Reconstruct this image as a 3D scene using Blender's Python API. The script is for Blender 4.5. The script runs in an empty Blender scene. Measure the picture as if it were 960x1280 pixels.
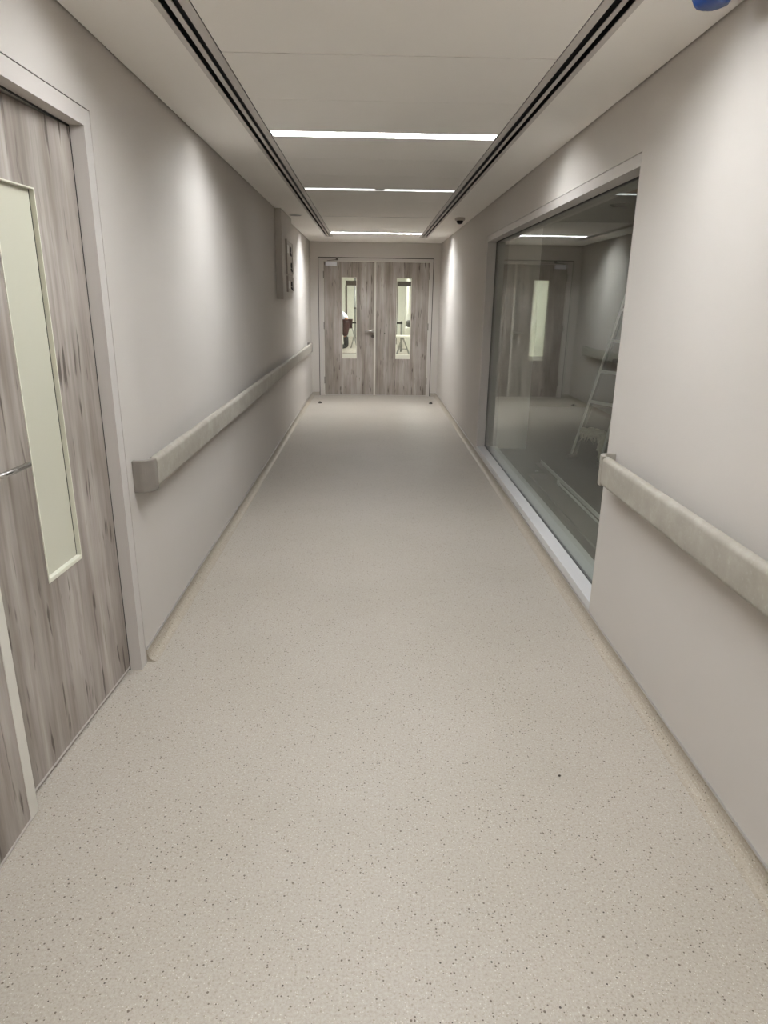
import bpy, bmesh, math, random
from mathutils import Vector, Matrix
random.seed(7)
SC = bpy.context.scene
COL = SC.collection

# ------------------------------------------------------------------ dimensions (metres)
XL, XR = -0.974, 1.10          # corridor walls
ZC = 2.389                     # ceiling
D = 11.302                     # far wall
YB = -3.2                      # end of corridor behind the viewer
GX = XR + 0.088                # window glass

# ------------------------------------------------------------------ colours and materials
def lin(c):
    c /= 255.0
    return c / 12.92 if c <= 0.04045 else ((c + 0.055) / 1.055) ** 2.4
def rgb(r, g, b):
    return (lin(r), lin(g), lin(b), 1.0)

def new_mat(name):
    m = bpy.data.materials.new(name); m.use_nodes = True
    nt = m.node_tree; nt.nodes.clear()
    out = nt.nodes.new('ShaderNodeOutputMaterial')
    p = nt.nodes.new('ShaderNodeBsdfPrincipled')
    nt.links.new(p.outputs[0], out.inputs[0])
    return m, nt, p, out

def node(nt, kind, **kw):
    n = nt.nodes.new(kind)
    for k, v in kw.items():
        if k in n.inputs: n.inputs[k].default_value = v
        else: setattr(n, k, v)
    return n

def coords(nt, scale=(1, 1, 1)):
    tc = nt.nodes.new('ShaderNodeTexCoord')
    mp = nt.nodes.new('ShaderNodeMapping')
    mp.inputs['Scale'].default_value = scale
    nt.links.new(tc.outputs['Object'], mp.inputs['Vector'])
    return mp.outputs[0]

def ramp(nt, fac, stops):
    r = nt.nodes.new('ShaderNodeValToRGB')
    e = r.color_ramp.elements
    while len(e) < len(stops): e.new(0.5)
    for el, (p, c) in zip(e, stops):
        el.position = p; el.color = c
    nt.links.new(fac, r.inputs[0])
    return r.outputs[0]

def mix(nt, fac, a, b, kind='MIX'):
    n = nt.nodes.new('ShaderNodeMix'); n.data_type = 'RGBA'; n.blend_type = kind
    for sock, v in ((n.inputs[0], fac), (n.inputs[6], a), (n.inputs[7], b)):
        if isinstance(v, (tuple, float, int)): sock.default_value = v
        else: nt.links.new(v, sock)
    return n.outputs[2]

def math_n(nt, op, a, b=0.0):
    n = nt.nodes.new('ShaderNodeMath'); n.operation = op
    for i, v in enumerate((a, b)):
        if isinstance(v, (float, int)): n.inputs[i].default_value = v
        else: nt.links.new(v, n.inputs[i])
    return n.outputs[0]

def plain(name, c, rough=0.5, metal=0.0, spec=0.5, vary=0.04, scale=6.0, bump=0.0):
    """painted / moulded surface with a slight mottled variation"""
    m, nt, p, out = new_mat(name)
    v = coords(nt)
    nz = node(nt, 'ShaderNodeTexNoise', Scale=scale, Detail=4.0)
    nt.links.new(v, nz.inputs['Vector'])
    lo = tuple(x * (1 - vary) for x in c[:3]) + (1,); hi = tuple(min(1, x * (1 + vary)) for x in c[:3]) + (1,)
    nt.links.new(ramp(nt, nz.outputs[0], [(0.3, lo), (0.7, hi)]), p.inputs['Base Color'])
    p.inputs['Roughness'].default_value = rough
    p.inputs['Metallic'].default_value = metal
    p.inputs['Specular IOR Level'].default_value = spec
    if bump:
        b = node(nt, 'ShaderNodeBump', Strength=bump, Distance=0.002)
        n2 = node(nt, 'ShaderNodeTexNoise', Scale=scale * 40, Detail=2.0)
        nt.links.new(v, n2.inputs['Vector']); nt.links.new(n2.outputs[0], b.inputs['Height'])
        nt.links.new(b.outputs[0], p.inputs['Normal'])
    return m

def emit(name, c, s):
    m = bpy.data.materials.new(name); m.use_nodes = True
    nt = m.node_tree; nt.nodes.clear()
    o = nt.nodes.new('ShaderNodeOutputMaterial'); e = nt.nodes.new('ShaderNodeEmission')
    e.inputs[0].default_value = c; e.inputs[1].default_value = s
    nt.links.new(e.outputs[0], o.inputs[0])
    return m

def wood_mat():
    m, nt, p, out = new_mat('weathered_oak_laminate')
    a = node(nt, 'ShaderNodeTexNoise', Scale=1.0, Detail=3.0, Roughness=0.55)
    nt.links.new(coords(nt, (8.5, 8.5, 0.6)), a.inputs['Vector'])
    b = node(nt, 'ShaderNodeTexNoise', Scale=1.0, Detail=5.0, Roughness=0.6, Distortion=0.4)
    nt.links.new(coords(nt, (30, 30, 1.3)), b.inputs['Vector'])
    c = node(nt, 'ShaderNodeTexNoise', Scale=1.0, Detail=2.0, Roughness=0.5, Distortion=0.3)
    nt.links.new(coords(nt, (36, 36, 4.2)), c.inputs['Vector'])
    d = node(nt, 'ShaderNodeTexNoise', Scale=1.0, Detail=3.0, Roughness=0.6)
    nt.links.new(coords(nt, (95, 95, 2.4)), d.inputs['Vector'])
    base = ramp(nt, a.outputs[0], [(0.30, rgb(136, 128, 120)), (0.44, rgb(164, 156, 148)), (0.56, rgb(176, 168, 161)), (0.70, rgb(192, 185, 178))])
    fine = ramp(nt, b.outputs[0], [(0.30, rgb(206, 201, 197)), (0.58, rgb(255, 255, 255))])
    e = node(nt, 'ShaderNodeTexNoise', Scale=1.0, Detail=3.0)
    nt.links.new(coords(nt, (5, 5, 1.6)), e.inputs['Vector'])
    base = mix(nt, 0.8, base, ramp(nt, e.outputs[0], [(0.35, rgb(204, 199, 194)), (0.64, rgb(255, 255, 255))]), 'MULTIPLY')
    col = mix(nt, 0.75, base, fine, 'MULTIPLY')
    hair = ramp(nt, d.outputs[0], [(0.35, rgb(244, 242, 240)), (0.6, rgb(255, 255, 255))])
    col = mix(nt, 0.7, col, hair, 'MULTIPLY')
    knot = ramp(nt, c.outputs[0], [(0.625, (0, 0, 0, 1)), (0.70, (1, 1, 1, 1))])
    col = mix(nt, math_n(nt, 'MULTIPLY', knot, 0.85), col, rgb(74, 64, 57))
    nt.links.new(col, p.inputs['Base Color'])
    p.inputs['Roughness'].default_value = 0.5
    p.inputs['Specular IOR Level'].default_value = 0.3
    return m

def floor_mat(name='speckled_vinyl', lo=(167, 160, 149), hi=(174, 167, 157)):
    m, nt, p, out = new_mat(name)
    co = coords(nt)
    n1 = node(nt, 'ShaderNodeTexNoise', Scale=1.3, Detail=5.0, Roughness=0.6)
    nt.links.new(co, n1.inputs['Vector'])
    n2 = node(nt, 'ShaderNodeTexNoise', Scale=140.0, Detail=3.0, Roughness=0.7)
    nt.links.new(co, n2.inputs['Vector'])
    col = ramp(nt, n1.outputs[0], [(0.3, rgb(*lo)), (0.7, rgb(*hi))])
    grain = ramp(nt, n2.outputs[0], [(0.30, rgb(226, 222, 217)), (0.48, rgb(244, 242, 240)), (0.65, rgb(255, 255, 255))])
    col = mix(nt, 1.0, col, grain, 'MULTIPLY')
    def speck(scale, keep, size, c, col, strength):
        v = node(nt, 'ShaderNodeTexVoronoi', Scale=scale); v.feature = 'F1'
        nt.links.new(co, v.inputs['Vector'])
        sep = nt.nodes.new('ShaderNodeSeparateColor')
        nt.links.new(v.outputs['Color'], sep.inputs[0])
        k = math_n(nt, 'GREATER_THAN', sep.outputs[0], keep)
        sz = math_n(nt, 'MULTIPLY', sep.outputs[1], size)
        d = math_n(nt, 'LESS_THAN', v.outputs['Distance'], sz)
        f = math_n(nt, 'MULTIPLY', math_n(nt, 'MULTIPLY', k, d), strength)
        return mix(nt, f, col, c)
    col = speck(190, 0.55, 0.36, rgb(196, 189, 177), col, 0.7)
    col = speck(150, 0.62, 0.40, rgb(140, 128, 112), col, 0.7)
    col = speck(118, 0.74, 0.36, rgb(98, 86, 74), col, 0.95)
    col = speck(72, 0.86, 0.20, rgb(70, 60, 52), col, 1.0)
    nt.links.new(col, p.inputs['Base Color'])
    p.inputs['Roughness'].default_value = 0.47
    p.inputs['Specular IOR Level'].default_value = 0.35
    return m

def rail_mat():
    m, nt, p, out = new_mat('dusty_grey_vinyl')
    co = coords(nt)
    a = node(nt, 'ShaderNodeTexNoise', Scale=9.0, Detail=6.0, Roughness=0.65)
    nt.links.new(co, a.inputs['Vector'])
    b = node(nt, 'ShaderNodeTexNoise', Scale=70.0, Detail=3.0)
    nt.links.new(co, b.inputs['Vector'])
    col = ramp(nt, a.outputs[0], [(0.3, rgb(146, 140, 129)), (0.52, rgb(156, 150, 139)), (0.72, rgb(168, 163, 153))])
    dust = ramp(nt, b.outputs[0], [(0.60, (0, 0, 0, 1)), (0.75, (1, 1, 1, 1))])
    col = mix(nt, math_n(nt, 'MULTIPLY', dust, 0.15), col, rgb(205, 201, 192))
    nt.links.new(col, p.inputs['Base Color'])
    p.inputs['Roughness'].default_value = 0.6
    p.inputs['Specular IOR Level'].default_value = 0.3
    return m

def glass_mat(name, tint, f0=0.045):
    """thin pane: clear transmission plus Fresnel reflection"""
    m = bpy.data.materials.new(name); m.use_nodes = True
    nt = m.node_tree; nt.nodes.clear()
    o = nt.nodes.new('ShaderNodeOutputMaterial')
    tr = node(nt, 'ShaderNodeBsdfTransparent'); tr.inputs[0].default_value = tint
    gl = node(nt, 'ShaderNodeBsdfGlossy'); gl.inputs['Roughness'].default_value = 0.0
    gl.inputs[0].default_value = (0.97, 0.98, 0.97, 1)
    g = nt.nodes.new('ShaderNodeNewGeometry')
    dt = nt.nodes.new('ShaderNodeVectorMath'); dt.operation = 'DOT_PRODUCT'
    nt.links.new(g.outputs['Normal'], dt.inputs[0]); nt.links.new(g.outputs['Incoming'], dt.inputs[1])
    c = math_n(nt, 'ABSOLUTE', dt.outputs['Value'])
    f = math_n(nt, 'POWER', math_n(nt, 'SUBTRACT', 1.0, c), 5.0)
    f = math_n(nt, 'ADD', math_n(nt, 'MULTIPLY', f, 1 - f0), f0)
    mx = nt.nodes.new('ShaderNodeMixShader')
    nt.links.new(f, mx.inputs[0]); nt.links.new(tr.outputs[0], mx.inputs[1]); nt.links.new(gl.outputs[0], mx.inputs[2])
    nt.links.new(mx.outputs[0], o.inputs[0])
    return m

M = {}
M['wall'] = plain('beige_wall_paint', rgb(190, 184, 177), 0.62, spec=0.25, vary=0.012, scale=2.0)
M['frame'] = plain('beige_frame_paint', rgb(188, 182, 176), 0.45, spec=0.35, vary=0.012, scale=3.0)
M['sill'] = plain('pale_sill_paint', rgb(198, 196, 194), 0.45, vary=0.02, scale=5.0)
M['ceil'] = plain('white_ceiling_paint', rgb(240, 236, 230), 0.7, spec=0.2, vary=0.012, scale=2.0)
M['void'] = plain('dark_gap_shade', rgb(30, 27, 25), 0.9, spec=0.0)  # near-black paint that puts shade into gaps and recesses
M['floor'] = floor_mat()
M['cove'] = floor_mat('shaded_floor_vinyl', (161, 152, 138), (168, 159, 145))  # floor vinyl in a darker mix, for the shading on the cove
M['wood'] = wood_mat()
M['lip'] = plain('pale_lipping', rgb(202, 198, 188), 0.8, spec=0.1, vary=0.02)
M['bead'] = plain('cream_glazing_bead', rgb(214, 212, 196), 0.4, vary=0.02)
M['film'] = plain('cream_backed_glass', rgb(192, 190, 173), 0.14, spec=0.5, vary=0.01, scale=1.5)
M['gasket'] = plain('black_gasket', rgb(28, 28, 26), 0.6)
M['steel'] = plain('brushed_steel', rgb(205, 203, 200), 0.25, metal=1.0, vary=0.03, scale=30)
M['dark_steel'] = plain('dark_steel', rgb(90, 84, 78), 0.4, metal=0.8, vary=0.05)
M['silver'] = plain('silver_paint', rgb(216, 216, 220), 0.35, metal=0.2, vary=0.02)
M['alu'] = plain('aluminium', rgb(222, 222, 220), 0.4, metal=0.2, vary=0.05, scale=20)
M['dull'] = plain('dull_rung', rgb(165, 165, 162), 0.5, metal=0.3, vary=0.05, scale=20)
M['web'] = plain('shaded_aluminium', rgb(120, 121, 120), 0.5, metal=0.4, vary=0.05, scale=20)  # same aluminium, darkened for stile faces that catch less light
M['rail'] = rail_mat()
M['cap'] = plain('shaded_rail_grey', rgb(122, 115, 107), 0.5, vary=0.07, scale=14)  # rail grey darkened for ends facing away from the light
M['trim'] = plain('metal_trim', rgb(200, 198, 196), 0.35, metal=0.9, vary=0.03)
M['glass'] = glass_mat('window_glass', (0.86, 0.885, 0.855, 1))
M['lite'] = glass_mat('door_glass', (0.95, 0.97, 0.945, 1))
M['white'] = plain('white_enamel', rgb(224, 222, 218), 0.5, vary=0.015)
M['black'] = plain('black_plastic', rgb(18, 18, 20), 0.15, vary=0.02)
M['slot'] = plain('black_slot_paint', rgb(14, 14, 20), 0.5, vary=0.02)
M['blade'] = plain('slot_blade_paint', rgb(196, 190, 184), 0.5, vary=0.02)
M['blue'] = plain('blue_plastic', rgb(24, 62, 128), 0.35, vary=0.1, scale=25)
M['grey'] = plain('grey_metal', rgb(140, 140, 136), 0.45, metal=0.3, vary=0.05)
M['panel'] = plain('panel_plastic', rgb(176, 168, 158), 0.45, vary=0.03)
M['mark'] = plain('black_print', rgb(30, 28, 28), 0.5)
M['dark_room'] = plain('room_paint', rgb(128, 124, 116), 0.7, vary=0.02)  # wall paint taken darker to stand in for missing light
M['screed'] = plain('darkened_screed', rgb(72, 70, 66), 0.75, spec=0.1, vary=0.1, scale=5)  # grey screed, darkened so the room looks unlit
M['pier'] = plain('white_pier_paint', rgb(240, 240, 234), 0.6, vary=0.01)
M['ply'] = plain('plywood', rgb(168, 122, 84), 0.6, vary=0.1, scale=9)
M['rag'] = plain('mineral_wool', rgb(204, 198, 180), 0.95, spec=0.05, vary=0.18, scale=45, bump=0.8)
M['board'] = plain('grey_board', rgb(92, 90, 85), 0.55, vary=0.05)
M['brown'] = plain('brown_frame_paint', rgb(66, 54, 44), 0.5, vary=0.05)
M['pale_green'] = plain('pale_green_paint', rgb(218, 218, 208), 0.6, vary=0.02)
M['skin'] = plain('skin', rgb(150, 104, 78), 0.5, vary=0.04)
M['hair'] = plain('dark_hair', rgb(24, 20, 18), 0.6)
M['shirt'] = plain('white_cloth', rgb(214, 220, 236), 0.8, vary=0.05, scale=12)
M['maroon'] = plain('maroon_cloth', rgb(64, 34, 32), 0.8, vary=0.1, scale=12)
M['shoe'] = plain('black_leather', rgb(16, 15, 16), 0.45)
M['plank'] = plain('white_plank', rgb(236, 234, 226), 0.5, vary=0.03)
M['red'] = plain('dark_red_box', rgb(70, 20, 18), 0.5)
LED = (0.93, 0.965, 1.0, 1)

# ------------------------------------------------------------------ mesh helpers
class MB:
    """collects shapes in world coordinates and links them as one mesh object"""
    def __init__(s): s.bm = bmesh.new()
    def box(s, x0, x1, y0, y1, z0, z1, bev=0.0, seg=2, mi=0):
        t = bmesh.new()
        bmesh.ops.create_cube(t, size=1.0)
        for v in t.verts:
            v.co = Vector(((x0 + x1) / 2 + v.co.x * (x1 - x0), (y0 + y1) / 2 + v.co.y * (y1 - y0), (z0 + z1) / 2 + v.co.z * (z1 - z0)))
        if bev: bmesh.ops.bevel(t, geom=t.edges[:], offset=bev, segments=seg, profile=0.5, affect='EDGES')
        return s._take(t, mi)
    def _take(s, t, mi=0, mat=None):
        if mat is not None: bmesh.ops.transform(t, matrix=mat, verts=t.verts[:])
        bmesh.ops.recalc_face_normals(t, faces=t.faces[:])
        vm = {v: s.bm.verts.new(v.co) for v in t.verts}
        for f in t.faces:
            try:
                nf = s.bm.faces.new([vm[v] for v in f.verts]); nf.material_index = mi; nf.smooth = f.smooth
            except ValueError: pass
        t.free(); return s
    def bar(s, p0, p1, w, h, up=(0, 0, 1), bev=0.0, mi=0):
        """rectangular bar from p0 to p1"""
        p0, p1 = Vector(p0), Vector(p1); d = p1 - p0; L = d.length; d.normalize()
        u = Vector(up); r = d.cross(u)
        if r.length < 1e-5: r = d.cross(Vector((1, 0, 0)))
        r.normalize(); u = r.cross(d)
        mt = Matrix((r, d, u)).transposed().to_4x4(); mt.translation = (p0 + p1) / 2
        t = bmesh.new(); bmesh.ops.create_cube(t, size=1.0)
        for v in t.verts: v.co = Vector((v.co.x * w, v.co.y * L, v.co.z * h))
        if bev: bmesh.ops.bevel(t, geom=t.edges[:], offset=bev, segments=2, profile=0.5, affect='EDGES')
        return s._take(t, mi, mt)
    def tube(s, pts, r, n=14, mi=0):
        pts = [Vector(p) for p in pts]
        t = bmesh.new(); rings = []
        for i, p in enumerate(pts):
            a = pts[max(i - 1, 0)]; b = pts[min(i + 1, len(pts) - 1)]
            d = (b - a).normalized(); q = d.to_track_quat('Z', 'Y')
            rr = r[i] if isinstance(r, (list, tuple)) else r
            rings.append([t.verts.new(p + q @ Vector((math.cos(k * 2 * math.pi / n) * rr, math.sin(k * 2 * math.pi / n) * rr, 0))) for k in range(n)])
        for a, b in zip(rings, rings[1:]):
            for k in range(n):
                f = t.faces.new((a[k], a[(k + 1) % n], b[(k + 1) % n], b[k])); f.smooth = True
        t.faces.new(rings[0][::-1]); t.faces.new(rings[-1])
        return s._take(t, mi)
    def lathe(s, c, prof, n=24, mi=0):
        """prof: (radius, z) pairs about the vertical through c"""
        t = bmesh.new(); c = Vector(c); rings = []
        for r, z in prof:
            r = max(r, 1e-4)
            rings.append([t.verts.new(c + Vector((math.cos(k * 2 * math.pi / n) * r, math.sin(k * 2 * math.pi / n) * r, z))) for k in range(n)])
        for a, b in zip(rings, rings[1:]):
            for k in range(n):
                f = t.faces.new((a[k], a[(k + 1) % n], b[(k + 1) % n], b[k])); f.smooth = True
        t.faces.new(rings[0][::-1]); t.faces.new(rings[-1])
        return s._take(t, mi)
    def prism(s, poly, axis, a, b, mi=0, smooth=False):
        """poly: 2-D outline; extruded along axis from a to b"""
        def P(u, v, w): return {'x': (w, u, v), 'y': (u, w, v), 'z': (u, v, w)}[axis]
        t = bmesh.new()
        A = [t.verts.new(P(u, v, a)) for u, v in poly]; B = [t.verts.new(P(u, v, b)) for u, v in poly]
        n = len(poly)
        for i in range(n):
            f = t.faces.new((A[i], A[(i + 1) % n], B[(i + 1) % n], B[i])); f.smooth = smooth
        t.faces.new(A[::-1]); t.faces.new(B)
        return s._take(t, mi)
    def build(s, name, mats, parent=None, smooth_angle=None):
        me = bpy.data.meshes.new(name)
        org = Vector((0, 0, 0))
        if parent is not None:
            org = parent['_org'] if '_org' in parent else (0, 0, 0)
            org = Vector(org)
            for v in s.bm.verts: v.co -= org
        s.bm.to_mesh(me); s.bm.free()
        for m in (mats if isinstance(mats, (list, tuple)) else [mats]): me.materials.append(m)
        o = bpy.data.objects.new(name, me); COL.objects.link(o)
        if parent is not None:
            o.parent = parent; o['_org'] = tuple(org)
        return o

def tag(o, label=None, cat=None, kind=None, group=None):
    if label: o['label'] = label
    if cat: o['category'] = cat
    if kind: o['kind'] = kind
    if group: o['group'] = group
    return o

def thing(name, label, cat, loc=(0, 0, 0), kind=None, group=None):
    o = bpy.data.objects.new(name, None); COL.objects.link(o)
    o.empty_display_size = 0.1
    o.location = loc; o['_org'] = tuple(loc)
    return tag(o, label, cat, kind, group)

def rounded(cx, cy, w, h, r, n=5):
    out = []
    for sx, sy, a0 in ((1, 1, 0), (-1, 1, 90), (-1, -1, 180), (1, -1, 270)):
        for k in range(n + 1):
            a = math.radians(a0 + 90 * k / n)
            out.append((cx + sx * (w / 2 - r) + r * math.cos(a), cy + sy * (h / 2 - r) + r * math.sin(a)))
    return out

# ================================================================== THE SETTING
# ---- floor (corridor, the room behind the window, the corridor beyond the far doors)
b = MB(); b.box(-2.6, 6.2, YB - 0.2, 32.0, -0.12, 0.0)
tag(b.build('floor', M['floor']), 'beige speckled vinyl floor running the length of the corridor', 'floor', 'structure')

# ---- walls
LD0, LD1, LDH = 0.83, 2.634, 2.138          # opening of the left door (with its frame)
b = MB()
b.box(XL - 0.22, XL, YB, LD0, 0, ZC + 0.32)
b.box(XL - 0.22, XL, LD1, D, 0, ZC + 0.32)
b.box(XL - 0.22, XL, LD0, LD1, LDH, ZC + 0.32)
tag(b.build('wall_left', M['wall']), 'long beige painted wall on the left with wooden double door', 'wall', 'structure')

WY0, WY1, WZ0, WZ1 = 3.034, 6.80, 0.108, 2.070   # clear opening of the window
WT = 0.20
b = MB()
b.box(XR, XR + WT, YB, WY0 - 0.001, 0, ZC + 0.32)
b.box(XR, XR + WT, WY1 + 0.054, D, 0, ZC + 0.32)
b.box(XR, XR + WT, WY0 - 0.001, WY1 + 0.054, WZ1 + 0.054, ZC + 0.32)
b.box(XR, XR + WT, WY0 - 0.001, WY1 + 0.054, 0, 0.0655)
tag(b.build('wall_right', M['wall']), 'beige painted wall on the right holding the wide low window', 'wall', 'structure')

FD0, FD1, FDH = -0.848, 0.988, 2.164
b = MB()
b.box(XL - 0.22, FD0, D, D + 0.16, 0, ZC + 0.32)
b.box(FD1, XR + WT, D, D + 0.16, 0, ZC + 0.32)
b.box(FD0, FD1, D, D + 0.16, FDH, ZC + 0.32)
tag(b.build('wall_far', M['wall']), 'short beige end wall around the far double doors', 'wall', 'structure')
b = MB(); b.box(XL - 0.22, XR + WT, YB - 0.16, YB, 0, ZC + 0.32)
tag(b.build('wall_behind', M['wall']), 'beige end wall of the corridor behind the viewpoint', 'wall', 'structure')

# ---- ceiling: plain side strips, panelled middle band, dark void above
PX0, PX1 = -0.556, 0.681           # middle band
LIGHTS = [(-1.70, 0.12), (0.22, 0.12), (2.14, 0.12), (4.06, 0.12), (5.98, 0.10), (7.90, 0.03), (9.73, 0.11)]
SE = 10.40                          # slots end here
b = MB()
T = 0.025
b.box(XL + 0.008, -0.676, YB, D - 0.006, ZC, ZC + T)
b.box(0.801, XR - 0.008, YB, D - 0.006, ZC, ZC + T)
b.box(-0.676, 0.801, SE, D - 0.006, ZC, ZC + T)
def joints(y0, y1):
    n = max(1, round((y1 - y0) / 0.61))
    for k in range(n):
        a = y0 + (y1 - y0) * k / n; c = y0 + (y1 - y0) * (k + 1) / n
        g = 0.0036 if abs(a - 2.86) < 0.2 else 0.001
        g2 = 0.0036 if abs(c - 2.86) < 0.2 else 0.001
        b.box(PX0, PX1, a + g, c - g2, ZC, ZC + T)
prev = YB
for y, w in LIGHTS:
    joints(prev, y); prev = y + w
b.box(PX0, PX1, prev + 0.0014, SE - 0.0014, ZC, ZC + T)
tag(b.build('ceiling', M['ceil']), 'white panelled corridor ceiling between the slot diffusers', 'ceiling', 'structure')
b = MB(); b.box(XL - 0.22, XR + WT, YB - 0.16, D + 0.16, ZC + 0.30, ZC + 0.40)
tag(b.build('ceiling_slab', M['void']), 'dark slab above the ceiling panels seen through the thin gaps', 'ceiling', 'structure')

# ---- coved skirting with metal trim
def cove(y0, y1, xw, sgn, name, label):
    R = 0.042; H = 0.056; poly = [(xw, 0.0)]
    for k in range(7):
        a = math.radians(90 * k / 6)
        poly.append((xw + sgn * (0.004 + R - R * math.sin(a)), R - R * math.cos(a)) if False else (xw + sgn * (0.004 + R * (1 - math.sin(a))), R * (1 - math.cos(a))))
    poly += [(xw + sgn * 0.004, H), (xw, H)]
    b = MB(); b.prism(poly, 'y', y0, y1)
    o = tag(b.build(name, M['cove']), label, 'skirting', 'structure')
    c = MB(); c.box(min(xw, xw + sgn * 0.006), max(xw, xw + sgn * 0.006), y0, y1, H, H + 0.006)
    c.build('metal_trim', M['trim'], o)
cove(2.638, D, XL, 1, 'baseboard_left', 'coved vinyl skirting along foot of left wall, metal trimmed')
cove(YB, LD0, XL, 1, 'baseboard_left.001', 'coved vinyl skirting left of the double door, beside the viewpoint')
cove(YB, D, XR, -1, 'baseboard_right', 'coved vinyl skirting along foot of right wall, metal trimmed')
def cove_x(x0, x1, name, label):
    R = 0.03; H = 0.055; poly = [(D, 0.0)]
    for k in range(7):
        a = math.radians(90 * k / 6)
        poly.append((D - (0.004 + R * (1 - math.sin(a))), R * (1 - math.cos(a))))
    poly += [(D - 0.004, H), (D, H)]
    b = MB(); b.prism(poly, 'x', x0, x1)
    tag(b.build(name, M['floor']), label, 'skirting', 'structure')
cove_x(XL + 0.004, FD0, 'baseboard_far', 'short piece of skirting left of the far doors')
cove_x(FD1, XR - 0.004, 'baseboard_far.001', 'short piece of skirting right of the far doors')

# ================================================================== WINDOW
w = thing('window_1', 'wide interior window in right wall looking into dark room', 'window', (XR, (WY0 + WY1) / 2, WZ0), 'structure')
F = 0.05
b = MB()
for (y0, y1, z0, z1) in ((WY0 - F + 0.05, WY0 + 0.0005, WZ0 - 0.04, WZ1 + F), (WY1, WY1 + F, WZ0 - 0.04, WZ1 + F), (WY0, WY1 + F, WZ1, WZ1 + F)):
    b.box(XR - 0.0005, XR + WT, y0, y1, z0, z1)
b.build('window_frame', M['frame'], w)
b = MB(); b.box(XR - 0.001, GX - 0.007, WY0, WY1, 0.066, WZ0, bev=0.002); b.box(GX - 0.007, GX + 0.007, WY0, WY1, 0.066, WZ0 - 0.006)
b.build('window_sill', M['sill'], w)
b = MB(); b.box(GX + 0.007, XR + WT + 0.005, WY0, WY1, 0.066, WZ0, bev=0.002)
b.build('inner_sill', M['sill'], w)
b = MB()
for (y0, y1, z0, z1) in ((WY0, WY0 + 0.005, WZ0, WZ1), (WY1 - 0.005, WY1, WZ0, WZ1), (WY0, WY1, WZ1 - 0.005, WZ1), (WY0, WY1, WZ0 - 0.006, WZ0 + 0.0025)):
    b.box(GX - 0.008, GX + 0.008, y0, y1, z0, z1)
b.build('gasket', M['gasket'], w)
b = MB(); b.box(GX - 0.006, GX + 0.006, WY0 + 0.003, WY1 - 0.003, WZ0 + 0.001, WZ1 - 0.003)
tag(b.build('glass_pane', M['glass'], w), 'greenish reflecting pane')

# ================================================================== DOUBLE DOORS
def door_leaf(name, parent, y_or_x, width, height, axis, lite, lip=None, lip_side=1, film=False, thick=0.044, loc=None, rot=0.0, open_lite=True, flip=1):
    """leaf built in its own frame: u along width from the hinge (0..width), front face at n = 0, body behind (n < 0)"""
    leaf = bpy.data.objects.new(name, None)
    def box(bld, u0, u1, n0, n1, z0, z1, bev=0.0, mi=0):
        bld.box(min(u0 * flip, u1 * flip), max(u0 * flip, u1 * flip), n0, n1, z0, z1, bev=bev, mi=mi)
    u0, u1, z0, z1 = lite
    me = MB()
    body1 = width - (lip or 0)
    box(me, 0, u0, -thick, 0, 0.014, height)
    box(me, u1, body1, -thick, 0, 0.014, height)
    box(me, u0, u1, -thick, 0, 0.014, z0)
    box(me, u0, u1, -thick, 0, z1, height)
    o = me.build(name, M['wood'])
    bpy.data.objects.remove(leaf)
    o.parent = parent
    o.location = Vector(loc) - Vector(parent['_org']); o.rotation_euler = (0, 0, rot)
    def sub(nm, bld, mat, label=None):
        c = bld.build(nm, mat); c.parent = o
        if label: c['label'] = label
        return c
    B = 0.0035 if film else 0.007
    bd = MB()
    for (a0, a1, c0, c1) in ((u0 - 0.001, u0 + B, z0 - 0.001, z1 + 0.001), (u1 - B, u1 + 0.001, z0 - 0.001, z1 + 0.001), (u0, u1, z1 - B, z1 + 0.001)):
        box(bd, a0, a1, -thick - 0.001, 0.003, c0, c1, bev=0.001)
    box(bd, u0, u1, -thick - 0.001, 0.003, z0 - 0.001, z0 + 0.014 if film else z0 + 0.07, bev=0.0015)
    sub('glazing_bead', bd, M['bead'], 'cream bead around the glass')
    gp = MB(); box(gp, u0 + B, u1 - B, -0.022, -0.014, z0 + B, z1 - B)
    sub('glass_pane', gp, M['film'] if film else M['lite'])
    if film:
        gk = MB()
        box(gk, u0 + B, u0 + B + 0.0016, -0.0145, -0.0125, z0 + 0.014, z1 - B)
        sub('gasket', gk, M['gasket'], 'thin black seal')
    if lip:
        lb = MB(); box(lb, body1, width, -thick, 0.002, 0.004, height, bev=0.002)
        sub('edge_strip', lb, M['lip'], 'pale edge strip')
    sl = MB(); box(sl, 0.0, body1, -thick, 0.001, 0.005, 0.014)
    sub('bottom_seal', sl, M['frame'])
    return o, sub, box

def lever(sub, box, u, z, toward, off=0.055, length=0.13, keyz=None, r=0.0095):
    """lever handle on a leaf: round rose, neck, bar; escutcheon under it"""
    b = MB()
    b.tube([(u, 0.0, z), (u, 0.008, z)], 0.026, 20)
    b.tube([(u, 0.006, z), (u, off - 0.01, z), (u + toward * 0.004, off - 0.002, z), (u + toward * 0.014, off, z), (u + toward * length, off, z)], r, 14)
    sub('lever_handle', b, M['steel'], 'steel lever handle')
    if keyz:
        b = MB(); b.tube([(u, 0.0, keyz), (u, 0.009, keyz)], 0.026, 20); b.box(u - 0.003, u + 0.003, 0.008, 0.0105, keyz - 0.012, keyz + 0.012)
        sub('lock_rose', b, M['dark_steel'], 'dark round lock rose')

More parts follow.
